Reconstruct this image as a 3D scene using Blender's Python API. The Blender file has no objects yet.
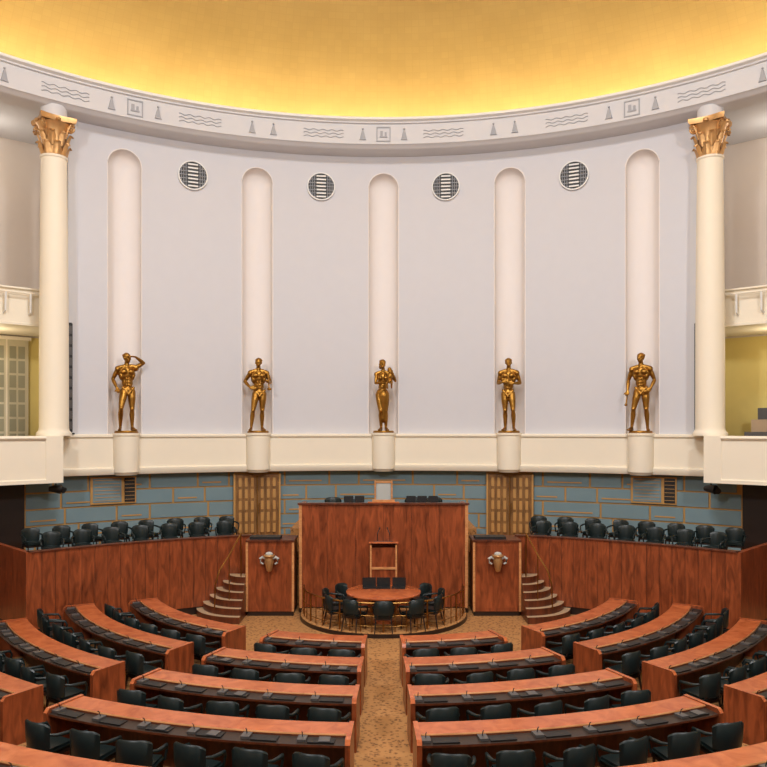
import bpy, bmesh, math, random
from mathutils import Vector, Matrix, Euler
random.seed(3)
H=4.85            # camera height above chamber floor
CY=9.2            # room centre (y)
SY=21.0           # centre of the hemicycle of seats (y)
sc=bpy.context.scene
col=sc.collection
D=math.radians
sin,cos,pi=math.sin,math.cos,math.pi

# ---------------------------------------------------------------- materials
def newmat(name):
    m=bpy.data.materials.new(name); m.use_nodes=True
    nt=m.node_tree; b=nt.nodes['Principled BSDF']
    return m,nt,b
def lin(c):
    return tuple(((x/255)/12.92 if x/255<=0.04045 else (((x/255)+0.055)/1.055)**2.4) for x in c)+(1,)
def plain(name,rgb,rough=0.6,metal=0.0,noise=0.04,scale=3.0,bump=0.0,bscale=60,spec=0.5):
    m,nt,b=newmat(name)
    tc=nt.nodes.new('ShaderNodeTexCoord')
    n=nt.nodes.new('ShaderNodeTexNoise'); n.inputs['Scale'].default_value=scale; n.inputs['Detail'].default_value=4
    nt.links.new(tc.outputs['Object'],n.inputs['Vector'])
    mix=nt.nodes.new('ShaderNodeMixRGB'); c=lin(rgb)
    mix.inputs['Color1'].default_value=tuple(max(0,x*(1-noise*2)) for x in c[:3])+(1,)
    mix.inputs['Color2'].default_value=tuple(min(1,x*(1+noise*2)) for x in c[:3])+(1,)
    nt.links.new(n.outputs['Fac'],mix.inputs['Fac'])
    nt.links.new(mix.outputs['Color'],b.inputs['Base Color'])
    b.inputs['Roughness'].default_value=rough; b.inputs['Metallic'].default_value=metal
    b.inputs['Specular IOR Level'].default_value=spec
    if bump>0:
        n2=nt.nodes.new('ShaderNodeTexNoise'); n2.inputs['Scale'].default_value=bscale
        nt.links.new(tc.outputs['Object'],n2.inputs['Vector'])
        bp=nt.nodes.new('ShaderNodeBump'); bp.inputs['Strength'].default_value=bump; bp.inputs['Distance'].default_value=0.02
        nt.links.new(n2.outputs['Fac'],bp.inputs['Height']); nt.links.new(bp.outputs['Normal'],b.inputs['Normal'])
    return m
def wood(name,c1,c2,vertical=True,rough=0.3,sc_=1.0):
    m,nt,b=newmat(name)
    tc=nt.nodes.new('ShaderNodeTexCoord'); mp=nt.nodes.new('ShaderNodeMapping')
    mp.inputs['Scale'].default_value=(5*sc_,5*sc_,1.0*sc_) if vertical else (2*sc_,2*sc_,8*sc_)
    nt.links.new(tc.outputs['Object'],mp.inputs['Vector'])
    n=nt.nodes.new('ShaderNodeTexNoise'); n.inputs['Scale'].default_value=1.8; n.inputs['Detail'].default_value=9; n.inputs['Distortion'].default_value=1.0
    nt.links.new(mp.outputs['Vector'],n.inputs['Vector'])
    r=nt.nodes.new('ShaderNodeValToRGB'); r.color_ramp.elements[0].position=0.28; r.color_ramp.elements[1].position=0.72
    r.color_ramp.elements[0].color=lin(c1); r.color_ramp.elements[1].color=lin(c2)
    nt.links.new(n.outputs['Fac'],r.inputs['Fac']); nt.links.new(r.outputs['Color'],b.inputs['Base Color'])
    b.inputs['Roughness'].default_value=rough
    return m
M={}
M['wall']=plain('plaster_lilac_grey',(203,202,206),0.7,noise=0.01)
M['niche']=plain('plaster_niche_cream',(226,219,215),0.7,noise=0.01)
M['cream']=plain('painted_cream',(234,223,202),0.6,noise=0.01)
M['frieze']=plain('frieze_plaster',(206,205,207),0.7,noise=0.015)
M['relief']=plain('frieze_relief_paint',(160,161,166),0.6,noise=0.02)
M['white']=plain('white_paint',(226,224,220),0.5,noise=0.01)
M['beige']=plain('beige_plaster',(210,196,182),0.7,noise=0.01)
M['yellow']=plain('yellow_paint',(222,200,120),0.6,noise=0.02)
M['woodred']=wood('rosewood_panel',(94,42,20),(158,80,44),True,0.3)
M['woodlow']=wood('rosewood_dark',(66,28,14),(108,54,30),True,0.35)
M['wooddesk']=wood('desk_top_wood',(154,74,38),(192,106,60),False,0.24)
M['woodedge']=wood('light_wood_edge',(180,118,70),(212,152,100),False,0.3)
M['wooddoor']=wood('walnut_door',(108,72,36),(160,114,62),True,0.4)
M['leather']=plain('dark_green_leather',(19,30,30),0.38,noise=0.1,scale=8,bump=0.1,bscale=120,spec=0.4)
M['dark']=plain('dark_matte',(22,20,20),0.5)
M['blotter']=plain('desk_blotter_leather',(48,34,26),0.45,noise=0.1)
M['console']=plain('grey_console',(80,76,74),0.4)
M['doorpaint']=plain('gallery_door_paint',(196,186,158),0.5)
M['blue']=plain('blue_grey_panel',(110,132,138),0.6,noise=0.06,scale=1.5)
M['goldline']=plain('gilt_joint',(186,140,80),0.45,metal=0.2)
M['gold']=plain('gilded_bronze',(160,116,52),0.38,metal=1.0,noise=0.22,scale=6,bump=0.25,bscale=25)
M['goldcap']=plain('gilded_capital',(200,156,104),0.42,metal=0.75,noise=0.1,scale=8)
M['brass']=plain('brass_rail',(150,108,56),0.35,metal=1.0)
M['step']=plain('stone_step',(176,148,116),0.6,noise=0.05)
M['chairwhite']=plain('pale_grey_upholstery',(176,176,170),0.6)
M['stripe']=plain('dark_skirting',(36,22,16),0.4)
M['glass']=plain('door_glass',(150,146,124),0.15)
# carpet
m,nt,b=newmat('patterned_carpet'); tc=nt.nodes.new('ShaderNodeTexCoord')
v=nt.nodes.new('ShaderNodeTexVoronoi'); v.inputs['Scale'].default_value=13
nt.links.new(tc.outputs['Object'],v.inputs['Vector'])
n=nt.nodes.new('ShaderNodeTexNoise'); n.inputs['Scale'].default_value=35; nt.links.new(tc.outputs['Object'],n.inputs['Vector'])
ad=nt.nodes.new('ShaderNodeMath'); ad.operation='ADD'; nt.links.new(v.outputs['Distance'],ad.inputs[0]); nt.links.new(n.outputs['Fac'],ad.inputs[1])
r=nt.nodes.new('ShaderNodeValToRGB'); r.color_ramp.elements[0].position=0.62; r.color_ramp.elements[1].position=1.05
r.color_ramp.elements[0].color=lin((100,62,30)); r.color_ramp.elements[1].color=lin((168,118,66))
nt.links.new(ad.outputs[0],r.inputs['Fac']); nt.links.new(r.outputs['Color'],b.inputs['Base Color']); b.inputs['Roughness'].default_value=0.95
M['carpet']=m
# dome gold mosaic
m,nt,b=newmat('gold_leaf_mosaic'); tc=nt.nodes.new('ShaderNodeTexCoord')
bk=nt.nodes.new('ShaderNodeTexNoise'); bk.inputs['Scale'].default_value=0.6; bk.inputs['Detail'].default_value=8
nt.links.new(tc.outputs['Object'],bk.inputs['Vector'])
uv=nt.nodes.new('ShaderNodeUVMap')
br=nt.nodes.new('ShaderNodeTexBrick'); br.inputs['Scale'].default_value=1.0; br.inputs['Mortar Size'].default_value=0.008
br.inputs['Brick Width'].default_value=0.22; br.inputs['Row Height'].default_value=0.22; br.offset=0
br.inputs['Color1'].default_value=(1,1,1,1); br.inputs['Color2'].default_value=(0.9,0.9,0.9,1); br.inputs['Mortar'].default_value=(0.85,0.85,0.85,1)
nt.links.new(uv.outputs['UV'],br.inputs['Vector'])
r=nt.nodes.new('ShaderNodeValToRGB'); r.color_ramp.elements[0].color=lin((172,142,82)); r.color_ramp.elements[1].color=lin((196,166,104))
mx=nt.nodes.new('ShaderNodeMixRGB'); mx.blend_type='MULTIPLY'; mx.inputs['Fac'].default_value=0.5
nt.links.new(bk.outputs['Fac'],r.inputs['Fac']); nt.links.new(r.outputs['Color'],mx.inputs['Color1']); nt.links.new(br.outputs['Color'],mx.inputs['Color2'])
nt.links.new(mx.outputs['Color'],b.inputs['Base Color']); b.inputs['Roughness'].default_value=0.5; b.inputs['Metallic'].default_value=0.3
M['dome']=m
m,nt,b=newmat('cove_lamp_glow'); b.inputs['Emission Color'].default_value=(1,0.86,0.52,1); b.inputs['Emission Strength'].default_value=21
b.inputs['Base Color'].default_value=(1,0.9,0.7,1); M['cove']=m

# ---------------------------------------------------------------- mesh builder
class MB:
    def __init__(s): s.v=[];s.f=[];s.m=[];s.mats=[]
    def mi(s,k):
        if k not in s.mats: s.mats.append(k)
        return s.mats.index(k)
    def add(s,vs,fs,mat,T=None):
        o=len(s.v)
        s.v+= [tuple(T@Vector(p)) if T else tuple(p) for p in vs]
        for i,f in enumerate(fs):
            s.f.append(tuple(o+a for a in f)); s.m.append(s.mi(mat if isinstance(mat,str) else mat[i]))
    def box(s,c,d,mat,rz=0,bev=0,T=None):
        x,y,z=d[0]/2,d[1]/2,d[2]/2
        if bev<=0:
            vs=[(-x,-y,-z),(x,-y,-z),(x,y,-z),(-x,y,-z),(-x,-y,z),(x,-y,z),(x,y,z),(-x,y,z)]
            fs=[(0,3,2,1),(4,5,6,7),(0,1,5,4),(1,2,6,5),(2,3,7,6),(3,0,4,7)]
        else:
            bm=bmesh.new(); bmesh.ops.create_cube(bm,size=1)
            for q in bm.verts: q.co=Vector((q.co.x*2*x,q.co.y*2*y,q.co.z*2*z))
            bmesh.ops.bevel(bm,geom=bm.edges[:],offset=bev,segments=2,affect='EDGES')
            bm.verts.index_update(); vs=[tuple(q.co) for q in bm.verts]; fs=[[q.index for q in f.verts] for f in bm.faces]; bm.free()
        R=Matrix.Translation(Vector(c))@Matrix.Rotation(rz,4,'Z')
        if T: R=T@R
        s.add(vs,fs,mat,R)
    def tube(s,pts,rad,mat,n=8,T=None):
        pts=[Vector(p) for p in pts]; 
        if not isinstance(rad,(list,tuple)): rad=[rad]*len(pts)
        vs=[];fs=[]
        for i,p in enumerate(pts):
            t=(pts[min(i+1,len(pts)-1)]-pts[max(i-1,0)]).normalized()
            a=t.cross(Vector((0,0,1)))
            if a.length<0.05: a=t.cross(Vector((0,1,0)))
            a.normalize(); bb=t.cross(a)
            for k in range(n):
                an=2*pi*k/n; vs.append(p+rad[i]*(cos(an)*a+sin(an)*bb))
        for i in range(len(pts)-1):
            for k in range(n):
                fs.append((i*n+k,i*n+(k+1)%n,(i+1)*n+(k+1)%n,(i+1)*n+k))
        fs.append(tuple(range(n))[::-1]); fs.append(tuple((len(pts)-1)*n+k for k in range(n)))
        s.add(vs,fs,mat,T)
    def lathe(s,c,prof,mat,n=32,T=None,a0=0,a1=2*pi,caps=True):
        full=abs(a1-a0-2*pi)<1e-6; vs=[];fs=[];N=n if full else n+1
        for r_,z in prof:
            for k in range(N):
                a=a0+(a1-a0)*k/n; vs.append((c[0]+r_*cos(a),c[1]+r_*sin(a),c[2]+z))
        ms=[]
        for i in range(len(prof)-1):
            for k in range(n):
                k2=(k+1)%N
                fs.append((i*N+k,i*N+k2,(i+1)*N+k2,(i+1)*N+k)); ms.append(mat if isinstance(mat,str) else mat[i])
        if full and caps:
            fs.append(tuple(range(N))[::-1]); ms.append(ms[0]); fs.append(tuple((len(prof)-1)*N+k for k in range(N))); ms.append(ms[-2])
        s.add(vs,fs,ms,T)
    def sweep(s,prof,a0,a1,n,mat,cy=CY,closed=True,caps=True,cx=0):
        vs=[];fs=[];ms=[];K=len(prof)
        full=abs(abs(a1-a0)-360)<1e-6; N=n if full else n+1
        for i in range(N):
            a=D(a0+(a1-a0)*i/n)
            for r_,z in prof: vs.append((cx+r_*sin(a),cy+r_*cos(a),z))
        segs=K if closed else K-1
        for i in range(n):
            i2=(i+1)%N
            for k in range(segs):
                k2=(k+1)%K
                fs.append((i*K+k,i2*K+k,i2*K+k2,i*K+k2)); ms.append(mat if isinstance(mat,str) else mat[k])
        if closed and caps and not full:
            fs.append(tuple(range(K))); fs.append(tuple((N-1)*K+k for k in range(K))[::-1])
            cm=mat if isinstance(mat,str) else mat[0]; ms+=[cm,cm]
        s.add(vs,fs,ms)
    def sphere(s,c,r,mat,T=None,sub=2):
        bm=bmesh.new(); bmesh.ops.create_icosphere(bm,subdivisions=sub,radius=1)
        if not isinstance(r,(list,tuple)): r=(r,r,r)
        vs=[(c[0]+q.co.x*r[0],c[1]+q.co.y*r[1],c[2]+q.co.z*r[2]) for q in bm.verts]; fs=[[q.index for q in f.verts] for f in bm.faces]; bm.free()
        s.add(vs,fs,mat,T)
    def mesh(s,name,smooth=True,ang=35,recalc=True):
        me=bpy.data.meshes.new(name); me.from_pydata([tuple(p) for p in s.v],[],s.f)
        for k in s.mats: me.materials.append(M[k])
        me.polygons.foreach_set('material_index',s.m)
        if recalc:
            bm=bmesh.new(); bm.from_mesh(me); bmesh.ops.recalc_face_normals(bm,faces=bm.faces); bm.to_mesh(me); bm.free()
        if smooth:
            me.shade_smooth(); me.set_sharp_from_angle(angle=D(ang))
        me.update(); return me
    def obj(s,name,loc=(0,0,0),rz=0,**k):
        return place(name,s.mesh(name,**k),loc,rz)
def place(name,me,loc=(0,0,0),rz=0,sc_=1):
    o=bpy.data.objects.new(name,me); o.location=loc; o.rotation_euler=(0,0,rz); o.scale=(sc_,)*3; col.objects.link(o); return o
def Z(z): return z+H
def P(a,r,z,cy=CY):
    a=D(a); return Vector((r*sin(a),cy+r*cos(a),z))

# ---------------------------------------------------------------- shell
b=MB(); b.lathe((0,CY,-0.1),[(0.01,0),(18.6,0),(18.6,0.1),(0.01,0.1)],'carpet',n=96); b.obj('floor')
b=MB(); b.sweep([(18.2,0),(18.2,Z(2.9)),(18.5,Z(2.9)),(18.5,0)],0,360,96,'yellow')
b.obj('wall_outer_lower')
b=MB(); b.sweep([(18.2,Z(2.9)),(18.2,Z(9.3)),(18.5,Z(9.3)),(18.5,Z(2.9))],0,360,96,'beige')
b.obj('wall_outer_upper')

RW=15.1; TH=36.5
NI=[-30.5,-15.35,0,15.35,30.5]; NW=0.47; ND=0.40; ZS=8.3-0.47; ZB=-0.12; ZT=9.0
b=MB()
def wp(a,r,z): return P(a,r,Z(z))
dw=math.degrees(NW/RW)
prev=-TH
for t in NI+[None]:
    nxt=TH if t is None else t-dw
    n=10; vs=[];fs=[]
    for i in range(n+1):
        a=prev+(nxt-prev)*i/n
        vs+=[wp(a,RW,ZB),wp(a,RW,ZT)]
    for i in range(n): fs.append((2*i,2*i+2,2*i+3,2*i+1))
    b.add(vs,fs,'wall')
    if t is None: break
    K=20; vs=[];fs=[]
    for i in range(K+1):
        ph=pi*i/K; s_=-NW*cos(ph); a=t+math.degrees(s_/RW)
        r_=RW+ND*sin(ph); vs+=[wp(a,r_,ZB),wp(a,r_,ZS)]
    for i in range(K): fs.append((2*i,2*i+2,2*i+3,2*i+1))
    b.add(vs,fs,'niche')
    vs=[];fs=[];L=10
    for j in range(L+1):
        e=pi/2*j/L
        for i in range(K+1):
            ph=pi*i/K
            s_=-cos(ph)*NW; dep=ND*sin(ph)*cos(e); hz=NW*sin(ph)*sin(e)
            vs.append(wp(t+math.degrees(s_/RW),RW+dep,ZS+hz))
    for j in range(L):
        for i in range(K): fs.append((j*(K+1)+i,j*(K+1)+i+1,(j+1)*(K+1)+i+1,(j+1)*(K+1)+i))
    b.add(vs,fs,'niche')
    vs=[];fs=[]
    for i in range(K+1):
        ph=pi*i/K; s_=-cos(ph)*NW
        a=t+math.degrees(s_/RW); vs+=[wp(a,RW,ZS+NW*sin(ph)),wp(a,RW,ZT)]
    for i in range(K): fs.append((2*i,2*i+2,2*i+3,2*i+1))
    b.add(vs,fs,'wall')
    prev=t+dw
b.sweep([(RW+0.55,Z(ZB)),(RW+0.55,Z(ZT))],-TH,TH,60,'wall',closed=False)
for sg in (-1,1):
    b.add([wp(sg*TH,RW,ZB),wp(sg*TH,18.2,ZB),wp(sg*TH,18.2,ZT),wp(sg*TH,RW,ZT)],[(0,1,2,3)],'wall')
b.obj('wall_back',recalc=False)
b=MB()
for t in NI:
    pts=[]
    pts.append(wp(t-dw*1.03,RW-0.005,ZB)); 
    K=20
    for i in range(K+1):
        ph=pi*i/K; pts.append(wp(t+math.degrees(-1.03*NW*cos(ph)/RW),RW-0.005,ZS+1.03*NW*sin(ph)))
    pts.append(wp(t+dw*1.03,RW-0.005,ZB))
    b.tube(pts,0.02,'niche',n=6)
for sg in (-1,1):
    b.sweep([(RW-0.05,Z(ZB)),(RW-0.05,Z(ZT)),(RW+0.02,Z(ZT)),(RW+0.02,Z(ZB))],sg*(TH-0.9),sg*TH,2,'frieze')
b.obj('trim_niches')

# ceiling ring with frieze
zb=8.86
prof=[(14.3,zb+0.10),(14.3,zb+0.71),(14.24,zb+0.73),(14.24,zb+0.77),(14.14,zb+0.81),(14.14,zb+0.88),(14.5,zb+0.88),(14.5,zb+0.5),(18.5,zb+0.5),(18.5,zb+0.15),(15.2,zb+0.15),(15.12,zb-0.02),(14.5,zb-0.02),(14.42,zb+0.02),(14.36,zb+0.08)]
b=MB(); b.sweep([(r_,Z(z)) for r_,z in prof],0,360,144,['frieze']*3+['white']*3+['frieze']*9); b.obj('ceiling_ring_frieze')
b=MB(); RF=14.3
def bell(a):
    pr=[(0.11,0.22),(0.09,0.26),(0.04,0.46),(0.02,0.52)]
    L=[P(a-math.degrees(w/RF),RF-0.005,Z(zb+z)) for w,z in pr]+[P(a+math.degrees(w/RF),RF-0.005,Z(zb+z)) for w,z in reversed(pr)]
    L2=[P(a-math.degrees(w*0.8/RF),RF-0.045,Z(zb+z)) for w,z in pr]+[P(a+math.degrees(w*0.8/RF),RF-0.045,Z(zb+z)) for w,z in reversed(pr)]
    n=len(L); b.add(L+L2,[tuple(range(n,2*n))]+[(i,(i+1)%n,n+(i+1)%n,n+i) for i in range(n)],'relief')
    b.sphere(P(a,RF-0.02,Z(zb+0.56)),0.035,'relief',sub=1)
def wave(a):
    for k in range(3):
        pts=[]
        for i in range(31):
            u=-0.62+1.24*i/30; pts.append(P(a+math.degrees(u/RF),RF-0.010,Z(zb+0.29+0.10*k+0.022*sin(u*22+k))))
        b.tube(pts,0.013,'relief',n=5)
def rect(a):
    for (u0,u1,z0,z1) in ((-0.22,0.22,0.17,0.20),(-0.22,0.22,0.60,0.63),(-0.22,-0.19,0.17,0.63),(0.19,0.22,0.17,0.63),(-0.12,0.12,0.30,0.34),(-0.10,-0.02,0.34,0.5),(0.04,0.10,0.34,0.46)):
        b.sweep([(RF-0.03,Z(zb+z0)),(RF-0.03,Z(zb+z1)),(RF+0.01,Z(zb+z1)),(RF+0.01,Z(zb+z0))],a+math.degrees(u0/RF),a+math.degrees(u1/RF),2,'relief')
for k in range(24):
    c0=k*15.0
    if k%2==0: rect(c0); bell(c0-2.6); bell(c0+2.6)
    else: bell(c0-1.3); bell(c0+1.3)
    wave(c0+7.5)
b.obj('trim_frieze_relief',smooth=False,recalc=True)
# dome
b=MB(); K=28; n=144
RD=15.9; HD=5.6; z0=zb+0.45
prof=[(RD*cos(pi/2*i/K),Z(z0+HD*sin(pi/2*i/K))) for i in range(K)]+[(0.05,Z(z0+HD))]
b.sweep(prof,0,360,n,'dome',closed=False)
me=b.mesh('dome_ceiling'); uvl=me.uv_layers.new(name='UVMap')
for poly in me.polygons:
    angs=[]
    for li in poly.loop_indices:
        p=me.vertices[me.loops[li].vertex_index].co
        angs.append(math.atan2(p.x,p.y-CY)%(2*pi))
    wrap=max(angs)-min(angs)>pi
    for li,a in zip(poly.loop_indices,angs):
        p=me.vertices[me.loops[li].vertex_index].co
        if wrap and a<pi: a+=2*pi
        r_=math.hypot(p.x,p.y-CY)
        uvl.data[li].uv=(a*14.0, (RD-r_)*0.6+p.z)
place('ceiling_dome',me)
b=MB(); b.sweep([(15.05,Z(zb+0.52)),(15.05,Z(zb+0.60)),(15.25,Z(zb+0.60)),(15.25,Z(zb+0.52))],0,360,120,'cove'); b.obj('cove_light_strip')

# ---------------------------------------------------------------- parapets / balconies
b=MB()
b.sweep([(r_,Z(z)) for r_,z in [(15.7,-0.12),(14.86,-0.12),(14.82,-0.15),(14.82,-0.20),(14.88,-0.24),(14.88,-1.08),(14.80,-1.12),(14.80,-1.20),(14.86,-1.30),(15.7,-1.30)]],-38.0,38.0,96,'cream')
b.obj('balcony_parapet_back')
b=MB(); 
b.sweep([(r_,Z(z)) for r_,z in [(14.5,-0.16),(13.95,-0.16),(13.92,-0.22),(13.97,-0.27),(14.0,-0.27),(14.0,-1.3),(13.95,-1.33),(13.95,-1.42),(18.15,-1.42),(18.15,-1.2),(14.5,-1.2)]],39.9,360-39.9,150,'cream')
b.obj('balcony_gallery_lower')
b=MB()
b.sweep([(r_,Z(z)) for r_,z in [(15.7,4.0),(15.55,4.0),(15.52,3.95),(15.6,3.92),(15.6,3.02),(15.56,3.0),(15.56,2.94),(18.15,2.94),(18.15,3.1),(15.7,3.1)]],TH+0.2,360-TH-0.2,150,'cream')
b.obj('balcony_gallery_upper')
b=MB()
for sg in (-1,1):
    pts=[P(sg*(TH+1+i*0.8),15.42,Z(3.82)) for i in range(40)]
    b.tube(pts,0.03,'cream',n=6)
    for i in range(0,40,3):
        p=pts[i]; q=P(sg*(TH+1+i*0.8),15.45,Z(3.3)); q2=P(sg*(TH+1+i*0.8),15.6,Z(3.25)); b.tube([p,q,q2],0.03,'white',n=6)
b.obj('balcony_handrail')
for t in NI:
    b=MB(); b.lathe((0,0,0),[(0.30,-0.06),(0.34,0.0),(0.37,0.03),(0.37,1.08),(0.40,1.10),(0.40,1.17)],'cream',n=32)
    b.obj('statue_pedestal',loc=P(t,14.88,Z(-1.26)))

# lower back wall in blue panels
b=MB()
b.sweep([(15.32,Z(-3.40)),(15.32,Z(-1.28)),(15.6,Z(-1.28)),(15.6,Z(-3.40))],-40.6,40.6,90,'goldline')
hrow=0.46; row=0; z=-1.34
DOORS=[(-15.35,0.72),(15.35,0.72)]
def blocked(a0,a1):
    for t,w in DOORS:
        w=math.degrees(w/15.3)
        if a1>t-w and a0<t+w: return (t-w,t+w)
    return None
while z>-3.3:
    z1=max(z-hrow+0.05,-3.4)
    pos=-40.5+(0 if row%2 else -2.6); k=0
    while pos<40.5:
        wd=[5.4,3.6,6.6][ (k+row)%3 ]
        a0=max(pos,-40.5); a1=min(pos+wd-0.24,40.5)
        segs=[(a0,a1)]
        bl=blocked(a0,a1)
        if bl: segs=[(a0,min(a1,bl[0])),(max(a0,bl[1]),a1)]
        for s0,s1 in segs:
            if s1-s0>0.3:
                b.sweep([(15.28,Z(z1)),(15.28,Z(z)),(15.33,Z(z)),(15.33,Z(z1))],s0,s1,max(2,int((s1-s0)*1.2)),'blue')
                if (k+row)%2==0 and s1-s0>3:
                    zm=(z+z1)/2-0.09; b.sweep([(15.265,Z(zm-0.02)),(15.265,Z(zm+0.02)),(15.29,Z(zm+0.02)),(15.29,Z(zm-0.02))],s0+0.4,s1-0.8,5,'goldline')
        pos+=wd; k+=1
    z-=hrow; row+=1
b.obj('wall_lower_back')
b=MB(); b.sweep([(15.32,0),(15.32,Z(-1.42)),(15.5,Z(-1.42)),(15.5,0)],40.6,360-40.6,150,'stripe'); b.obj('wall_lower_side')  # solid dark colour stands in for the shaded openings under the side balconies
for i,(t,w) in enumerate(DOORS):
    b=MB(); W=1.42
    b.box((0,0,0.97),(W,0.10,1.94),'wooddoor')
    for sx in (-1,1):
        b.box((sx*0.345,-0.055,0.97),(0.62,0.02,1.86),'wooddoor',bev=0.006)
        for kx in (-1,0,1):
            b.box((sx*0.345+kx*0.19,-0.085,0.97),(0.15,0.05,1.74),'wooddoor',bev=0.015)
            for kz in range(5):
                b.box((sx*0.345+kx*0.19,-0.115,0.24+kz*0.365),(0.09,0.03,0.28),'goldline',bev=0.01)
    b.box((0,-0.085,0.97),(0.03,0.03,1.86),'brass'); b.box((0.06,-0.13,0.9),(0.02,0.04,0.3),'brass')
    for sx in (-1,1): b.box((sx*W/2,-0.04,0.98),(0.06,0.14,1.96),'goldline')
    b.obj('door_%d'%(i+1),loc=P(t,15.22,Z(-3.35)),rz=-D(t))
for t in (-31.6,31.6):
    b=MB(); b.box((0,0,0),(1.3,0.05,0.80),'goldline'); b.box((-0.18,-0.03,0),(0.8,0.02,0.7),'blue')
    for k in range(7): b.box((-0.18,-0.045,-0.3+0.1*k),(0.72,0.012,0.016),'goldline')
    b.box((0.46,-0.03,0),(0.30,0.03,0.72),'dark')
    for k in range(6): b.box((0.46,-0.05,-0.28+0.112*k),(0.28,0.012,0.014),'goldline')
    b.obj('wall_vent_panel',loc=P(t,15.24,Z(-1.78)),rz=-D(t))
# round grilles
for t in (-22.9,-7.65,7.65,22.9):
    b=MB()
    RR=0.42
    b.lathe((0,0,0),[(0.01,0),(RR,0),(RR,0.03),(0.01,0.03)],'dark',n=40)
    b.lathe((0,0,0),[(RR-0.005,0.0),(RR+0.03,0.0),(RR+0.03,0.06),(RR-0.005,0.06),(RR-0.005,0.0)],'white',n=40,caps=False)
    for k in range(7):
        yy=-0.33+0.11*k
        hw=math.sqrt(RR*RR-yy*yy)
        b.box((0,yy,0.045),(0.30,0.045,0.03),'white')
        for sg in (-1,1):
            L=hw-0.17
            if L>0.04: b.box((sg*(0.17+L/2),yy,0.04),(L,0.014,0.02),'relief')
    for kx in range(1,4):
        for sg in (-1,1):
            xx=0.14+0.07*kx
            hh=math.sqrt(max(0.0,RR*RR-xx*xx)); b.box((sg*xx,0,0.04),(0.012,2*hh,0.02),'relief')
    me=b.mesh('round_air_grille'); me.transform(Matrix.Rotation(pi/2,4,'X'))
    place('round_air_grille',me,P(t,15.08,Z(7.83)),-D(t))

# ---------------------------------------------------------------- columns
b=MB()
HC=8.77-0.04
b.lathe((0,0,0),[(0.46,0.0),(0.46,0.06),(0.44,0.10),(0.41,0.13),(0.395,0.17),(0.385,0.22),(0.38,3.0),(0.36,5.5),(0.335,HC-1.12),(0.36,HC-1.09),(0.36,HC-1.04),(0.32,HC-1.03)],'cream',n=40)
zc=HC-1.04
b.lathe((0,0,zc),[(0.31,0),(0.30,0.3),(0.33,0.6),(0.42,0.82),(0.46,0.88)],'goldcap',n=32)
def leaf(a,r0,z0_,h,w,out):
    vs=[];fs=[];n=8
    for i in range(n+1):
        u=i/n; rr=r0+out*(u**2.5)+0.03*sin(u*pi); zz=z0_+h*(u if u<0.85 else 0.85-(u-0.85)*0.9)
        ww=w*(1-0.35*u)*(0.8+0.35*abs(sin(u*9)))
        if u>0.9: ww*=0.5
        for sg,dr in ((-1,-0.02),(-0.4,0.015),(0,0.03),(0.4,0.015),(1,-0.02)):
            r2=rr+dr; aa=a+sg*ww/rr; vs.append((r2*cos(aa),r2*sin(aa),zz))
    for i in range(n):
        for k in range(4): fs.append((i*5+k,i*5+k+1,(i+1)*5+k+1,(i+1)*5+k))
    b.add(vs,fs,'goldcap')
for k in range(8): leaf(k*pi/4,0.31,zc,0.42,0.12,0.15)
for k in range(8): leaf(k*pi/4+pi/8,0.32,zc+0.25,0.46,0.12,0.17)
for k in range(4):
    a=k*pi/2+pi/4; pts=[]
    for i in range(26):
        u=i/25; tt=u*3.2*pi; rr=0.13*(1-0.75*u)
        pr=0.48+rr*sin(tt)*1.0; pz=zc+0.76+rr*cos(tt)
        pts.append((pr*cos(a),pr*sin(a),pz))
    b.tube(pts,0.03,'goldcap',n=6)
    b.tube([(0.33*cos(a),0.33*sin(a),zc+0.5),(0.42*cos(a),0.42*sin(a),zc+0.75),(0.50*cos(a),0.50*sin(a),zc+0.88)],0.035,'goldcap',n=6)
    a2=k*pi/2; b.sphere((0.44*cos(a2),0.44*sin(a2),zc+0.93),(0.08,0.08,0.07),'goldcap',sub=1)
vs=[];N=8
for zz,s_ in ((0.90,0.95),(0.97,1.0),(1.04,1.0)):
    for k in range(4):
        a=k*pi/2+pi/4; p0=Vector((0.70*cos(a),0.70*sin(a),0)); a=a+pi/2; p1=Vector((0.70*cos(a),0.70*sin(a),0))
        for i in range(N):
            u=i/N; u2=0.04+u*0.92; p=p0.lerp(p1,u2); mid=(p0+p1)*0.5
            p=p-mid.normalized()*0.09*sin(pi*u2); vs.append((p.x*s_,p.y*s_,zc+zz))
n=4*N; fs=[tuple(range(n))[::-1],tuple(range(2*n,3*n))]
for j in range(2):
    for k in range(n): fs.append((j*n+k,j*n+(k+1)%n,(j+1)*n+(k+1)%n,(j+1)*n+k))
b.add(vs,fs,'goldcap')
b.lathe((0,0,zc+1.04),[(0.34,0.0),(0.34,0.33)],'frieze',n=32)
colme=b.mesh('corinthian_column')
for t in (38.0,-38.3,63,-63,87,-87,111,-111,135,-135,159,-159):
    place('corinthian_column',colme,P(t,14.70,Z(-0.16)),-D(t))
for t in (38.8,-38.8):
    s1=1 if t>0 else -1
    b=MB(); b.sweep([(13.97,Z(-1.42)),(13.97,Z(-0.16)),(15.3,Z(-0.16)),(15.3,Z(-1.42))],s1*38.1,s1*39.9,8,'cream'); b.obj('column_plinth')
for t in (-36.6,36.6):
    b=MB(); b.box((0,0,1.6),(0.20,0.20,3.1),'dark',bev=0.02)
    for k in range(10): b.box((0,-0.105,0.25+k*0.3),(0.15,0.012,0.22),'console')
    b.box((0,0,0.02),(0.28,0.28,0.04),'dark')
    b.obj('column_loudspeaker',loc=P(t,14.95,Z(-0.12)),rz=-D(t))
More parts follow.
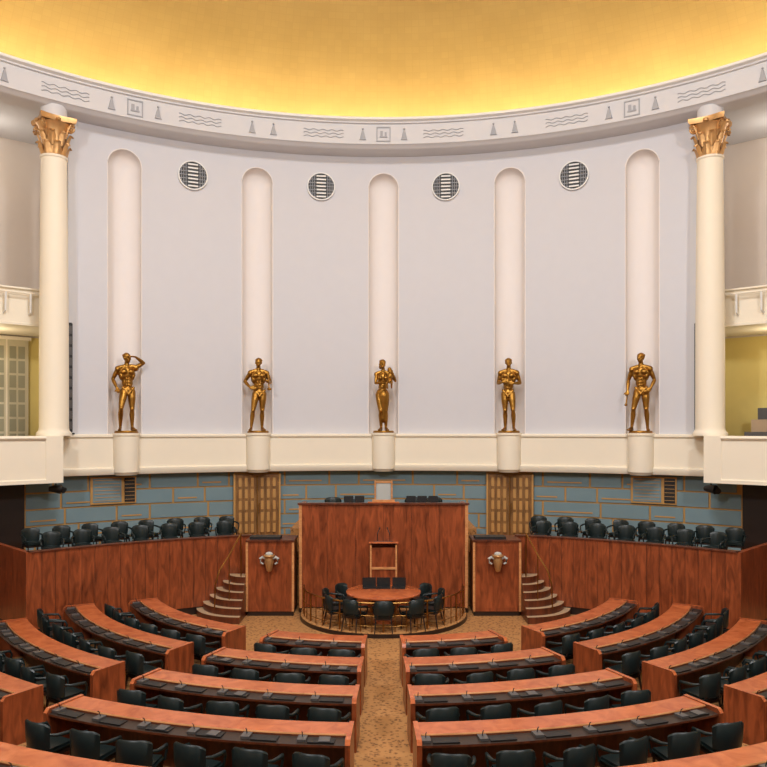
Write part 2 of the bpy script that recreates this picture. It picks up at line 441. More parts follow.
for t,nm in ((-39.9,'door_3'),(-44.2,'door_4')):
    b=MB(); hD=4.0; b.box((0,0,hD/2),(1.25,0.08,hD),'doorpaint')
    for sx in (-1,1):
        for kz in range(8):
            for kx in (0,1):
                b.box((sx*0.3+(kx-0.5)*0.25,-0.045,0.45+kz*0.45),(0.19,0.02,0.38),'glass')
    b.box((0,-0.05,hD/2),(0.04,0.03,hD),'cream'); b.box((0,0,hD+0.04),(1.4,0.14,0.1),'cream')
    b.obj(nm,loc=P(t,18.10,Z(-1.2)),rz=-D(t))
for k in range(4):
    b=MB(); r0=14.9+k*0.7; zz=-1.2+0.35*k
    b.sweep([(r0,Z(-1.2)),(r0,Z(zz+0.45+0.35)),(r0+0.08,Z(zz+0.45+0.35)),(r0+0.08,Z(zz+0.42)),(r0+0.6,Z(zz+0.42)),(r0+0.6,Z(-1.2))],40.5,70,24,'console' if k%2 else 'step')
    b.obj('gallery_bench')
for t in (-38.2,38.2):
    b=MB(); b.tube([(0,0,0.2),(0,0,0.0)],0.02,'dark'); b.tube([(-0.17,0.05,-0.02),(-0.05,0,-0.02),(0.13,-0.05,-0.04)],[0.07,0.10,0.13],'dark',n=12)
    b.tube([(0.1,0.05,0.0),(0.2,-0.08,-0.08)],[0.07,0.09],'dark',n=10)
    b.obj('spotlight_projector',loc=P(t,14.6,Z(-1.6)),rz=-D(t))

# ---------------------------------------------------------------- dais and barrier
ZD=-3.35
b=MB(); b.sweep([(11.72,0),(11.72,Z(ZD)),(15.32,Z(ZD)),(15.32,0)],-45.2,45.2,80,'carpet'); b.obj('floor_dais')
BT=-2.83
for sg in (-1,1):
    b=MB()
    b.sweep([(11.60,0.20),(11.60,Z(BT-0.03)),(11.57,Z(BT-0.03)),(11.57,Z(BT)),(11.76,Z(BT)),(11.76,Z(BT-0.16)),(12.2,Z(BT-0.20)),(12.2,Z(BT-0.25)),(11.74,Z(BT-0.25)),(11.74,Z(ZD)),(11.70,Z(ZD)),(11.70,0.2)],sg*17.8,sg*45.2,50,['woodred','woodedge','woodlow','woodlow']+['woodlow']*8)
    b.sweep([(11.64,0),(11.64,0.2),(11.70,0.2),(11.70,0)],sg*17.8,sg*45.2,50,'stripe')
    for i in range(1,18):
        a=sg*(17.8+i*27.4/18); b.sweep([(11.592,0.2),(11.592,Z(BT-0.03)),(11.605,Z(BT-0.03)),(11.605,0.2)],a-0.03,a+0.03,1,'woodlow')
    p0=P(sg*45.2,11.57,0); p1=P(sg*45.2,15.2,0); dr=(p1-p0).normalized(); L=(p1-p0).length; mid=(p0+p1)/2
    ang=math.atan2(dr.y,dr.x)
    b.box((mid.x,mid.y,0.2+(Z(BT)-0.2)/2),(L,0.12,Z(BT)-0.2),'woodred',rz=ang)
    b.box((mid.x,mid.y,0.1),(L,0.10,0.2),'stripe',rz=ang)
    b.obj('ministers_barrier')

def chair_mesh(name,leather='leather'):
    b=MB()
    b.box((0,0.04,0.435),(0.48,0.48,0.09),leather,bev=0.035)
    b.box((0,0.04,0.375),(0.44,0.44,0.04),'stripe')
    vs=[];fs=[];n=14;pr=[(0.0,0.48),(-0.005,0.60),(0.02,0.78),(0.035,0.85),(0.055,0.862),(0.078,0.84),(0.07,0.6),(0.055,0.48)]
    K=len(pr)
    for i in range(n+1):
        a=D(130+(230-130)*i/n); e=abs(i/n-0.5)*2; drop=1-0.16*e**4
        for dr,z in pr:
            r_=0.25+dr
            vs.append((1.02*r_*sin(a),0.05+0.98*r_*cos(a),0.48+(z-0.48)*drop))
    for i in range(n):
        for k in range(K): fs.append((i*K+k,(i+1)*K+k,(i+1)*K+(k+1)%K,i*K+(k+1)%K))
    fs.append(tuple(range(K))); fs.append(tuple(n*K+k for k in range(K))[::-1])
    b.add(vs,fs,leather)
    for sg in (-1,1):
        b.tube([(sg*0.22,-0.13,0.68),(sg*0.275,-0.06,0.665),(sg*0.29,0.08,0.65),(sg*0.285,0.20,0.64),(sg*0.275,0.24,0.57),(sg*0.25,0.23,0.42)],[0.02,0.025,0.028,0.025,0.02,0.018],leather,n=8)
        b.tube([(sg*0.20,0.22,0.38),(sg*0.22,0.25,0.0)],[0.022,0.014],'stripe',n=8)
        b.tube([(sg*0.20,-0.16,0.38),(sg*0.23,-0.23,0.0)],[0.022,0.014],'stripe',n=8)
        b.tube([(sg*0.14,-0.20,0.50),(sg*0.17,-0.17,0.38)],[0.02,0.02],'stripe',n=6)
    return b.mesh(name,ang=50)
chm=chair_mesh('leather_armchair')
def chair(x,y,z,rz,me=chm,name='leather_armchair',s=1): return place(name,me,(x,y,z),rz,s)
for sg in (-1,1):
    a=20.6
    while a<44:
        p=P(sg*a,12.62,Z(ZD)); chair(p.x,p.y,p.z,pi-D(sg*a)+random.uniform(-.25,.25),s=0.92); a+=3.4
    a=19.5
    while a<43:
        p=P(sg*a,13.75,Z(ZD)); chair(p.x,p.y,p.z,pi-D(sg*a)+random.uniform(-.25,.25),s=0.92); a+=3.15

# hemicycle desks
ROWS=[(6.2,20.6,27.6,62),(7.62,23.1,28.6,63),(9.1,24.9,30.0,58),(10.6,26.0,30.8,52),(12.3,27.2,31.5,47)]
def desk_block(r0,a0,a1):
    f=lambda a:180-a
    b=MB(); W=0.62
    prof=[(r0,0.0),(r0,0.74),(r0-0.02,0.76),(r0-0.02,0.785),(r0+0.38,0.785),(r0+0.39,0.765),(r0+0.39,0.74),(r0+W,0.725),(r0+W,0.695),(r0+0.05,0.695),(r0+0.05,0.0)]
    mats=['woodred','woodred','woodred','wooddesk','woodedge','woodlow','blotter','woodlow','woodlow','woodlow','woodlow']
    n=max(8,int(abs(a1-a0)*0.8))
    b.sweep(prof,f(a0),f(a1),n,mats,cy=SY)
    for a,s_ in ((a0,1),(a1,-1)):
        s_=s_*(1 if a1>a0 else -1)
        da=math.degrees(0.055/r0)*s_
        b.sweep([(r0-0.03,0),(r0-0.03,0.80),(r0+0.60,0.80),(r0+W+0.03,0.74),(r0+W+0.03,0.0)],f(a-da*0.2),f(a+da),1,['woodred','wooddesk','wooddesk','woodred','woodred'],cy=SY)
    rc=r0+W; L=abs(D(a1-a0))*(rc+0.2)-0.15; cnt=max(1,round(L/0.72))
    out=[]
    for i in range(cnt):
        a=a0+(a1-a0)*(i+0.5)/cnt; A=180-a
        dx=lambda r_,z,off=0: P(A+math.degrees(off/r_),r_,z,cy=SY)
        for off,wd,dp,rr,h,mt in ((0.0,0.36,0.17,r0+0.505,0.014,'dark'),(0.26,0.12,0.16,r0+0.49,0.035,'console')):
            p=dx(rr,0.735+h/2,off); b.box((p.x,p.y,p.z),(wd,dp,h),mt,rz=D(a))
        if random.random()<0.3:
            p=dx(r0+0.5,0.757,-0.04); b.box((p.x,p.y,p.z),(0.15,0.16,0.008),'console',rz=D(a)+random.uniform(-.2,.2))
        p=dx(r0+0.46,0.76,0.26); q=dx(r0+0.52,0.86,0.26); b.tube([tuple(p),tuple((p+q)/2+Vector((0,0,0.03))),tuple(q)],0.007,'dark',n=5)
        out.append((a,rc+0.31))
    b.obj('curved_desk_row',ang=30)
    for a,rr in out:
        p=P(180-a,rr+random.uniform(-0.03,0.05),0,cy=SY); chair(p.x,p.y,0,D(a)+random.uniform(-.22,.22))
for i,(r0,c1,s0,s1) in enumerate(ROWS):
    ain=math.degrees(math.asin((0.33+0.03*i)/r0))
    for sg in (-1,1):
        desk_block(r0,sg*ain,sg*c1)
        desk_block(r0,sg*s0,sg*s1)

# ---------------------------------------------------------------- speaker rostrum
def bx(b,x0,x1,y0,y1,z0,z1,mat,bev=0): b.box(((x0+x1)/2,(y0+y1)/2,(z0+z1)/2),(x1-x0,y1-y0,z1-z0),mat,bev=bev)
b=MB()
XR=2.24; YF=19.95
bx(b,-XR,XR,YF,YF+0.1,0.12,Z(-1.99),'woodred')
for sg in (-1,1):
    bx(b,min(sg*XR,sg*(XR-0.1)),max(sg*XR,sg*(XR-0.1)),YF+0.1,YF+0.98,0.0,Z(-1.99),'woodred')
    bx(b,min(sg*XR,sg*(XR-0.06))-0.01,max(sg*XR,sg*(XR-0.06))+0.01,YF-0.02,YF+0.02,0.12,Z(-1.99),'woodedge')
for k in range(1,6):
    x=-XR+k*2*XR/6; bx(b,x-0.006,x+0.006,YF-0.006,YF+0.01,0.14,Z(-2.02),'woodlow')
bx(b,-XR-0.04,XR+0.04,YF-0.05,YF+0.12,Z(-1.99),Z(-1.94),'woodlow')
bx(b,-XR,XR,YF+0.1,YF+0.85,Z(-2.1),Z(-2.05),'woodlow')
bx(b,-XR,XR,YF-0.01,YF+0.05,0.0,0.14,'stripe')
b.obj('speaker_rostrum')
b=MB(); bx(b,-2.6,2.6,YF+1.0,YF+3.2,0.0,Z(-2.75),'carpet'); b.obj('speaker_platform')
for x in (-0.95,-0.65,0.75,1.05,1.35):
    b=MB(); bx(b,-0.13,0.13,-0.1,0.1,0,0.02,'dark'); b.tube([(0,0,0),(0,0,0.1)],0.02,'dark'); b.box((0,0.0,0.17),(0.26,0.03,0.18),'dark',bev=0.01)
    b.obj('computer_monitor',loc=(x,YF+0.45,Z(-2.05)))
b=MB(); bx(b,-0.42,0.42,-0.05,0.15,0,0.025,'wooddesk'); bx(b,-0.3,0.3,-0.03,0.12,0.025,0.08,'woodedge'); b.obj('document_stand',loc=(0.0,YF+0.0,Z(-1.94)))
b=MB()
b.box((0,0,0.45),(0.50,0.50,0.12),'chairwhite',bev=0.03)
b.box((0,0.25,0.84),(0.42,0.09,0.78),'chairwhite',bev=0.03)
for sg in (-1,1):
    bx(b,sg*0.24-0.022,sg*0.24+0.022,0.18,0.32,0.0,1.28,'woodedge',bev=0.006)
    bx(b,sg*0.26-0.025,sg*0.26+0.025,-0.26,-0.21,0,0.66,'woodedge'); bx(b,sg*0.26-0.03,sg*0.26+0.03,-0.28,0.2,0.64,0.69,'woodedge',bev=0.01)
bx(b,-0.25,0.25,0.2,0.3,1.22,1.27,'woodedge'); 
b.obj('speaker_throne',loc=(0,YF+1.5,Z(-2.75)),rz=pi if False else 0)
for x in (-1.45,-0.85,0.85,1.45):
    chair(x,YF+1.45,Z(-2.75),pi,s=0.95)
for sg in (-1,1):
    b=MB(); x0,x1=(-3.56,-2.36) if sg<0 else (2.36,3.56)
    yf=19.55; zt=Z(-2.92)
    bx(b,x0,x1,yf,yf+0.9,0.12,zt,'woodred'); bx(b,x0,x1,yf+0.02,yf+0.88,0,0.12,'stripe')
    for xx in (x0,x1): bx(b,xx-0.03,xx+0.03,yf-0.015,yf+0.04,0.12,zt,'woodedge')
    bx(b,x0-0.03,x1+0.03,yf-0.03,yf+0.93,zt,zt+0.05,'woodlow')
    bx(b,x0+0.04,x1-0.04,yf-0.008,yf,0.2,zt-0.08,'woodred')
    bx(b,x0+0.05,x1-0.35,yf+0.1,yf+0.5,zt+0.05,zt+0.12,'dark')
    b.obj('flank_desk')
    b=MB()
    b.lathe((0,0,0),[(0.03,-0.22),(0.06,-0.2),(0.09,-0.1),(0.12,0.05),(0.11,0.14),(0.16,0.2),(0.14,0.22)],'goldcap',n=20)
    for s2 in (-1,1): b.tube([(s2*0.10,0,0.12),(s2*0.17,0,0.16),(s2*0.23,0,0.12),(s2*0.22,0,0.02),(s2*0.15,0,-0.02)],[0.03,0.035,0.04,0.03,0.02],'chairwhite',n=8)
    b.sphere((0,0,0.24),(0.1,0.08,0.06),'chairwhite')
    b.tube([(0,0.02,-0.15),(0,0.14,-0.15)],0.03,'goldcap')
    b.obj('gilt_urn_ornament',loc=((x0+x1)/2,yf-0.14,Z(-3.45)))
# lectern: panelled stand with slanted reading top, light side posts and two gooseneck microphones
b=MB(); yl=YF-0.50; yb=YF-0.02
bx(b,-0.32,0.32,yl+0.04,yb,0.12,Z(-3.06),'woodred')
for sg in (-1,1):
    bx(b,sg*0.33-0.022,sg*0.33+0.022,yl,yb,0.12,Z(-2.98),'woodedge')
bx(b,-0.33,0.33,yl+0.01,yl+0.05,Z(-3.62),Z(-3.56),'woodedge')
T=Matrix.Translation(Vector((0,yl+0.22,Z(-2.97))))@Matrix.Rotation(-0.22,4,'X')
b.box((0,0,0),(0.76,0.50,0.045),'wooddesk',T=T); b.box((0,0.0,0.035),(0.5,0.34,0.02),'blotter',T=T)
for sg in (-1,1):
    b.tube([(sg*0.16,yl+0.3,Z(-2.96)),(sg*0.16,yl+0.24,Z(-2.72)),(sg*0.10,yl+0.34,Z(-2.60))],0.013,'dark',n=6)
    b.sphere((sg*0.10,yl+0.35,Z(-2.59)),0.025,'dark',sub=1)
b.obj('lectern')
b=MB(); b.lathe((0,19.6,0),[(2.15,0),(2.15,0.10),(2.12,0.12),(0.01,0.12)],'carpet',n=48,a0=pi,a1=2*pi); 
b.lathe((0,19.6,0),[(2.17,0),(2.17,0.10)],'stripe',n=48,a0=pi,a1=2*pi)
b.add([(-2.15,19.6,0.12),(2.15,19.6,0.12),(2.15,19.93,0.12),(-2.15,19.93,0.12)],[(0,1,2,3)],'carpet')
b.obj('floor_platform_round')
b=MB()
for zz,rr in ((0.80,0.022),(0.50,0.010),(0.26,0.010)):
    b.tube([(2.08*cos(pi+pi*i/48),19.6+2.08*sin(pi+pi*i/48),zz) for i in range(49)],rr,'brass',n=8)
for i in range(0,25):
    a=pi+pi*i/24; b.tube([(2.08*cos(a),19.6+2.08*sin(a),0.12),(2.08*cos(a),19.6+2.08*sin(a),0.80)],0.012 if i%4 else 0.022,'brass',n=6)
b.obj('brass_railing')
b=MB(); T0=(0,18.5,0.12)
b.lathe(T0,[(0.25,0.0),(0.25,0.04),(0.09,0.08),(0.09,0.66),(0.3,0.70),(0.88,0.71),(0.92,0.73),(0.92,0.755),(0.90,0.765)],'wooddesk',n=48)
b.obj('round_table')
for x,rz in ((-0.35,0.1),(0.0,0),(0.38,-0.1)):
    b=MB(); b.box((0,0,0.015),(0.34,0.24,0.03),'dark',bev=0.005); b.box((0,0.14,0.13),(0.34,0.02,0.22),'dark',bev=0.005)
    b.obj('laptop_computer',loc=(x,18.82,0.885),rz=rz)
for k in range(11):
    a=2*pi*k/11+pi/2+pi/11
    chair(1.30*cos(a)*1.0,18.55+1.20*sin(a)*0.85,0.12,a+pi/2, s=0.90) if not (0.3<math.sin(a) and abs(cos(a))<0.5) else None
for sg in (-1,1):
    b=MB()
    for k in range(6):
        rr=1.35-0.17*k
        vs=[];N=16
        cx=sg*3.6; cyy=20.0
        for zz in (0.17*k,0.17*(k+1)):
            vs.append((cx,cyy,zz))
            for i in range(N+1):
                a=D(180+90*i/N) if sg<0 else D(360-90*i/N)
                vs.append((cx+rr*cos(a),cyy+rr*0.95*sin(a),zz))
        n=N+2
        fs=[tuple(range(n)),tuple(range(n,2*n))]+[(i,(i+1)%n,n+(i+1)%n,n+i) for i in range(n)]
        b.add(vs,fs,['step','step']+['woodlow']*n)
    b.obj('curved_steps')
    b=MB()
    pts=[(sg*4.25,18.95,0.95),(sg*4.15,19.0,1.3),(sg*3.95,19.2,1.65),(sg*3.78,19.4,2.0),(sg*3.72,19.55,2.15)]
    b.tube(pts,0.018,'brass'); b.tube([pts[0],(sg*4.27,18.95,0.34)],0.018,'brass'); b.tube([pts[-1],(sg*3.72,19.6,0.95)],0.018,'brass'); b.tube([pts[2],(sg*3.95,19.2,0.5)],0.014,'brass')
    b.obj('stair_handrail')

# ---------------------------------------------------------------- statues
def rcone(b,p0,r0,p1,r1,n=14):
    p0=Vector(p0);p1=Vector(p1); L=(p1-p0).length
    if L<1e-5: return
    t=(p1-p0)/L; a=t.orthogonal().normalized(); c=t.cross(a)
    rings=[]
    K=4
    s_=(r0-r1)/L; s_=max(-0.95,min(0.95,s_)); 
    for j in range(K+1):
        e=-pi/2+(pi/2+math.asin(s_))*j/K; rings.append((p0+t*(r0*sin(e)),r0*cos(e)))
    for j in range(K+1):
        e=math.asin(s_)+(pi/2-math.asin(s_))*j/K; rings.append((p1+t*(r1*sin(e)),r1*cos(e)))
    vs=[];fs=[]
    for q,rr in rings:
        rr=max(rr,0.0005)
        for k in range(n): vs.append(q+rr*(cos(2*pi*k/n)*a+sin(2*pi*k/n)*c))
    for i in range(len(rings)-1):
        for k in range(n): fs.append((i*n+k,i*n+(k+1)%n,(i+1)*n+(k+1)%n,(i+1)*n+k))
    fs.append(tuple(range(n))[::-1]); fs.append(tuple((len(rings)-1)*n+k for k in range(n)))
    b.add(vs,fs,'gold')
def hand(b,wr,d,nrm,thumb,curl=0.5,s=1.0):
    wr=Vector(wr); d=Vector(d).normalized(); nrm=Vector(nrm); nrm=(nrm-d*nrm.dot(d)).normalized()
    sd=d.cross(nrm)*thumb; sd.normalize()
    kn=[]
    for i,(o,l) in enumerate(((0.030,0.088),(0.010,0.094),(-0.011,0.090),(-0.031,0.080))):
        k=wr+d*l*s+sd*o*s; kn.append(k); rcone(b,wr+sd*o*0.5*s,0.020*s,k,0.015*s,8)
    for i,(k,ln) in enumerate(zip(kn,(0.075,0.085,0.078,0.06))):
        p=k; dd=d+sd*(0.12-0.08*i); dd.normalize(); c=curl*0.5
        for j,fr in enumerate((0.45,0.32,0.25)):
            dd=(dd*cos(c)+nrm*sin(c)).normalized(); q=p+dd*ln*fr*s*1.05
            rcone(b,p,(0.0125-0.001*j)*s,q,(0.0115-0.001*j)*s,8); p=q; c=curl*0.9
    p=wr+d*0.03*s+sd*0.02*s
    for j,(ln,dr) in enumerate(((0.05,d*0.6+sd*0.8),(0.035,d*0.9+sd*0.35+nrm*0.3))):
        q=p+Vector(dr).normalized()*ln*s; rcone(b,p,0.016*s,q,0.0125*s,8); p=q
def ell(b,c,r,rot=None):
    T=Matrix.Translation(Vector(c))
    if rot: T=T@Euler(rot).to_matrix().to_4x4()
    b.sphere((0,0,0),r,'gold',T=T,sub=3)
def figure(name,P_,female=False,loc=(0,0,0),rz=0,scale=1.25,extra=None):
    b=MB()
    hs=P_.get('hipshift',0.0)
    pel=Vector((hs,0,0.95)); che=Vector((hs*0.4,0.0,1.30)); nk=Vector((hs*0.3,0.0,1.50))
    sw=0.165 if female else 0.195
    if female:
        ell(b,che+Vector((0,0,-0.0)),(0.135,0.095,0.18)); ell(b,(hs*0.7,0,1.12),(0.108,0.085,0.14)); ell(b,pel,(0.158,0.11,0.13))
        for s_ in (-1,1):
            ell(b,che+Vector((s_*0.065,-0.085,0.03)),(0.055,0.055,0.055)); ell(b,pel+Vector((s_*0.075,0.06,-0.04)),(0.09,0.085,0.10))
    else:
        ell(b,che+Vector((0,0.005,0.02)),(0.168,0.105,0.185)); ell(b,(hs*0.7,-0.005,1.12),(0.124,0.086,0.15)); ell(b,pel,(0.142,0.104,0.105))
        for s_ in (-1,1):
            ell(b,che+Vector((s_*0.078,-0.078,0.06)),(0.080,0.045,0.058)); ell(b,pel+Vector((s_*0.07,0.06,-0.03)),(0.085,0.08,0.095))
            ell(b,che+Vector((s_*0.13,0.01,-0.03)),(0.055,0.08,0.12),(0,s_*0.25,0))
            for kk in range(3): ell(b,Vector((hs*0.7+s_*0.034,-0.083,1.19-0.068*kk)),(0.030,0.024,0.028))
            rcone(b,pel+Vector((s_*0.125,-0.05,0.05)),0.028,pel+Vector((s_*0.03,-0.085,-0.06)),0.022)
        ell(b,pel+Vector((0,-0.09,-0.10)),(0.032,0.035,0.045))
    rcone(b,nk+Vector((0,0.01,-0.06)),0.064 if not female else 0.055,nk+Vector((0,-0.005,0.09)),0.053 if not female else 0.044)
    for s_,key in ((-1,'L'),(1,'R')):
        sh=Vector((s_*sw+hs*0.35,0.0,1.435+P_.get('sh'+key,0))); el=Vector(P_['el'+key]); wr=Vector(P_['wr'+key])
        k=0.86 if female else 1
        rcone(b,nk+Vector((s_*0.03,0.015,-0.0)),0.05*k,sh+Vector((0,0,0.01)),0.055*k)
        ell(b,sh+Vector((s_*0.008,0,-0.015)),(0.066*k,0.066*k,0.078*k))
        m1=sh.lerp(el,0.50); rcone(b,sh,0.050*k,m1,0.053*k); rcone(b,m1,0.053*k,el,0.038*k)
        m2=el.lerp(wr,0.3); rcone(b,el,0.038*k,m2,0.045*k); rcone(b,m2,0.045*k,wr,0.026*k)
        hd=P_.get('hd'+key,tuple(wr-el)); hn=P_.get('hn'+key,(0,-1,0)); hand(b,wr,hd,hn,P_.get('th'+key,-s_),P_.get('cu'+key,0.5),1.05*k)
        hip=pel+Vector((s_*0.085,0,-0.04)); kn=Vector(P_['kn'+key]); an=Vector(P_['an'+key])
        m=hip.lerp(kn,0.35); rcone(b,hip,0.090,m,0.088); rcone(b,m,0.088,kn,0.054)
        ell(b,kn+Vector((0,-0.018,0.005)),(0.046,0.050,0.055))
        m=kn.lerp(an,0.30)+Vector((0,0.020,0)); rcone(b,kn,0.048,m,0.059); rcone(b,m,0.059,an,0.032)
        fd=Vector((s_*0.3,-1,0)).normalized(); heel=Vector((an.x,an.y+0.035,0.035)); toe=Vector((an.x,an.y,0))+fd*0.16; toe.z=0.022
        rcone(b,an,0.036,heel,0.034); rcone(b,an+Vector((0,-0.01,-0.01)),0.036,toe,0.024); 
        px=Vector((fd.y,-fd.x,0)); rcone(b,heel,0.032,toe+px*0.02,0.022); rcone(b,heel,0.03,toe-px*0.025,0.019)
        for j in range(5):
            q=toe+px*(0.032-0.016*j)*s_; rcone(b,q,0.014,q+fd*(0.035-0.005*j),0.010,8)
    hb=MB(); hk=0.93 if female else 1.0
    ell(hb,(0,0,0.02),(0.076*hk,0.092*hk,0.100)); ell(hb,(0,-0.03,-0.045),(0.056*hk,0.058,0.062)); ell(hb,(0,-0.062,-0.088),(0.026,0.026,0.022))
    rcone(hb,(0,-0.083,0.022),0.010,(0,-0.108,-0.022),0.015,8)
    rcone(hb,(-0.045,-0.078,0.032),0.011,(0.045,-0.078,0.032),0.011,8)
    for s_ in (-1,1):
        ell(hb,(s_*0.030,-0.078,0.010),(0.015,0.011,0.009)); ell(hb,(s_*0.078*hk,0.0,0.0),(0.012,0.022,0.032)); ell(hb,(s_*0.042,-0.060,-0.02),(0.022,0.022,0.02))
    rcone(hb,(-0.02,-0.088,-0.052),0.009,(0.02,-0.088,-0.052),0.009,8); rcone(hb,(-0.016,-0.085,-0.066),0.009,(0.016,-0.085,-0.066),0.009,8)
    ell(hb,(0,0.018,0.045),(0.086*hk,0.092,0.088)); 
    for i in range(16):
        a=2*pi*i/16; ell(hb,(0.066*cos(a)*hk,0.022+0.072*sin(a),0.065+0.008*(i%2)),(0.026,0.026,0.026))
    if female:
        ell(hb,(0,0.085,-0.01),(0.055,0.05,0.06)); ell(hb,(0,0.07,-0.07),(0.05,0.04,0.06))
    hc=nk+Vector((P_.get('hx',0),-0.02,0.175)); T=Matrix.Translation(hc)@Euler((P_.get('hp',0),P_.get('hr',0),P_.get('ht',0))).to_matrix().to_4x4()
    b.add(hb.v,hb.f,'gold',T)
    if extra: extra(b)
    me=b.mesh(name+'_src',smooth=False,recalc=True)
    o=bpy.data.objects.new('tmp',me); col.objects.link(o)
    md=o.modifiers.new('r','REMESH'); md.mode='VOXEL'; md.voxel_size=0.0095
    md=o.modifiers.new('s','SMOOTH'); md.factor=0.5; md.iterations=2
    dg=bpy.context.evaluated_depsgraph_get(); dg.update()
    me2=bpy.data.meshes.new_from_object(o.evaluated_get(dg)); bpy.data.objects.remove(o)
    me2.materials.clear(); me2.materials.append(M['gold']); me2.shade_smooth()
    bb=MB(); bb.lathe((0,0,-0.05),[(0.26,0),(0.27,0.02),(0.25,0.055)],'gold',n=28)
    mb=bb.mesh('b'); bm=bmesh.new(); bm.from_mesh(me2); bm.from_mesh(mb); bm.to_mesh(me2); bm.free()
    me2.name=name
    return place(name,me2,loc,rz,scale)
SC=1.27
def sloc(t): return P(t,14.86,Z(-1.26+1.17+0.05*SC))
LEG={'knL':(-0.13,-0.05,0.50),'anL':(-0.17,-0.03,0.085),'knR':(0.10,-0.01,0.50),'anR':(0.10,0.03,0.085)}
def L(**k): d=dict(LEG); d.update(k); return d
figure('golden_male_statue',L(hipshift=0.03,shR=0.04,elL=(-0.29,0.06,1.19),wrL=(-0.23,-0.10,0.98),elR=(0.38,-0.04,1.58),wrR=(0.17,-0.17,1.70),hdR=(-1,-0.1,0.15),hnR=(0,0,-1),cuR=0.2,ht=0.5,knL=(-0.14,-0.10,0.52),anL=(-0.12,0.08,0.085),knR=(0.12,-0.03,0.5),anR=(0.13,0,0.085)),loc=sloc(-30.5),rz=D(30.5),scale=SC)
def ex2(b):
    rcone(b,(0.24,-0.26,1.05),0.016,(0.21,-0.20,1.45),0.016); ell(b,(0.245,-0.26,1.02),(0.06,0.05,0.035))
figure('golden_male_statue',L(hipshift=0.03,elL=(-0.32,0.07,1.22),wrL=(-0.20,-0.10,1.06),hdL=(1,-0.3,-0.2),hnL=(0,1,0),elR=(0.31,0.04,1.20),wrR=(0.25,-0.16,1.20),hdR=(-0.2,-1,0.1),hnR=(-1,0,0),cuR=1.2,ht=-0.35),loc=sloc(-15.35),rz=D(15.35),scale=SC,extra=ex2)
def ex3(b):
    ell(b,(0.16,-0.17,1.36),(0.075,0.075,0.12),(0.1,0.25,0)); ell(b,(0.15,-0.20,1.53),(0.055,0.06,0.062)); ell(b,(0.15,-0.19,1.24),(0.07,0.07,0.06))
    rcone(b,(0.13,-0.22,1.25),0.04,(0.08,-0.30,1.18),0.032); rcone(b,(0.08,-0.30,1.18),0.03,(0.10,-0.29,1.06),0.02)
    rcone(b,(0.19,-0.22,1.25),0.04,(0.20,-0.30,1.19),0.032); rcone(b,(0.20,-0.30,1.19),0.03,(0.20,-0.28,1.07),0.02)
    rcone(b,(0.10,-0.18,1.43),0.028,(0.02,-0.15,1.47),0.02)
    rcone(b,(0.0,0.0,0.90),0.15,(-0.01,0.02,0.30),0.10,20)
figure('golden_female_statue',L(hipshift=-0.03,elL=(-0.20,-0.10,1.20),wrL=(0.03,-0.22,1.20),hdL=(1,-0.1,0.15),hnL=(0,0,1),elR=(0.30,-0.02,1.26),wrR=(0.24,-0.2,1.42),hdR=(-0.6,-0.4,0.7),hnR=(-0.6,0.4,0),ht=0.45,hr=0.15,hp=0.15,hx=-0.02,knL=(-0.07,-0.06,0.5),anL=(-0.06,0.0,0.085),knR=(0.06,-0.02,0.5),anR=(0.06,0.03,0.085)),female=True,loc=sloc(0),rz=0,scale=SC,extra=ex3)
figure('golden_male_statue',L(hipshift=-0.02,elL=(-0.27,0.03,1.18),wrL=(-0.13,-0.16,1.20),hdL=(1,-0.1,0.25),hnL=(0,1,0),elR=(0.27,0.03,1.18),wrR=(0.13,-0.17,1.16),hdR=(-1,-0.1,0.15),hnR=(0,1,0),ht=0.25,hp=-0.15,knL=(-0.09,-0.02,0.5),anL=(-0.09,0.02,0.085),knR=(0.11,-0.06,0.5),anR=(0.12,-0.02,0.085)),loc=sloc(15.35),rz=-D(15.35),scale=SC)
def ex5(b):
    rcone(b,(-0.27,-0.10,0.86),0.018,(-0.30,-0.14,0.60),0.018); ell(b,(-0.30,-0.14,0.6),(0.035,0.05,0.03))
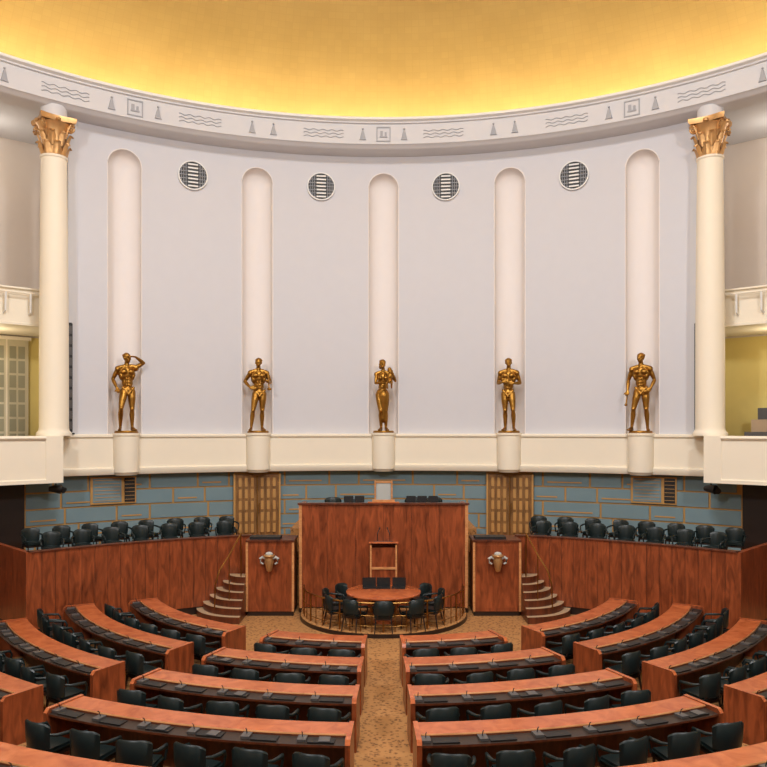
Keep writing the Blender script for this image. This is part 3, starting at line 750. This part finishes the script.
figure('golden_male_statue',L(hipshift=0.02,elL=(-0.28,0.03,1.17),wrL=(-0.27,-0.09,0.93),cuL=1.0,elR=(0.30,0.05,1.17),wrR=(0.24,-0.08,0.98),hdR=(-0.6,-0.4,-0.8),hnR=(-0.3,0.6,0),ht=-0.3,knL=(-0.15,-0.05,0.5),anL=(-0.19,-0.03,0.085),knR=(0.13,-0.02,0.5),anR=(0.15,0.03,0.085)),loc=sloc(30.5),rz=-D(30.5),scale=SC,extra=ex5)

# ---------------------------------------------------------------- lights
def area(name,loc,target,size,power,color=(1,0.95,0.88),shape='DISK'):
    l=bpy.data.lights.new(name,'AREA'); l.shape=shape; l.size=size; l.energy=power; l.color=color
    o=bpy.data.objects.new(name,l); o.location=loc; d=Vector(target)-Vector(loc); o.rotation_euler=d.to_track_quat('-Z','Y').to_euler(); col.objects.link(o); return o
area('dome_fill_light',(0,CY,Z(14.1)),(0,CY,0),6,2700,(0.96,0.97,1))  # added overhead fill below the dome
for sg in (-1,1):
    area('front_fill_light',(sg*8,0.5,Z(7.8)),(sg*1.0,22,Z(1.8)),1.6,1200,(0.96,0.97,1))  # added fill from high behind the camera, no visible source
    for t in (42,52,66):  # added point fills brightening the lower and upper galleries, without fixtures
        l=bpy.data.lights.new('gallery_fill_light','POINT'); l.energy=24; l.color=(1,0.85,0.6); l.shadow_soft_size=0.15
        o=bpy.data.objects.new('gallery_fill_light',l); o.location=P(sg*t,16.8,Z(2.4)); col.objects.link(o)
        l=bpy.data.lights.new('gallery_fill_light','POINT'); l.energy=25; l.color=(1,0.92,0.8); l.shadow_soft_size=0.15
        o=bpy.data.objects.new('gallery_fill_light',l); o.location=P(sg*t,16.9,Z(8.2)); col.objects.link(o)
w=bpy.data.worlds.new('world'); sc.world=w; w.use_nodes=True
w.node_tree.nodes['Background'].inputs[0].default_value=(0.8,0.8,0.85,1); w.node_tree.nodes['Background'].inputs[1].default_value=0.2
sc.view_settings.view_transform='Standard'
# ---------------------------------------------------------------- camera
c=bpy.data.cameras.new('camera'); c.sensor_width=36; c.lens=750/767*36; c.shift_y=46.5/767; c.clip_end=200
o=bpy.data.objects.new('camera',c); o.location=(0,0,H); o.rotation_euler=(pi/2,0,0); col.objects.link(o); sc.camera=o
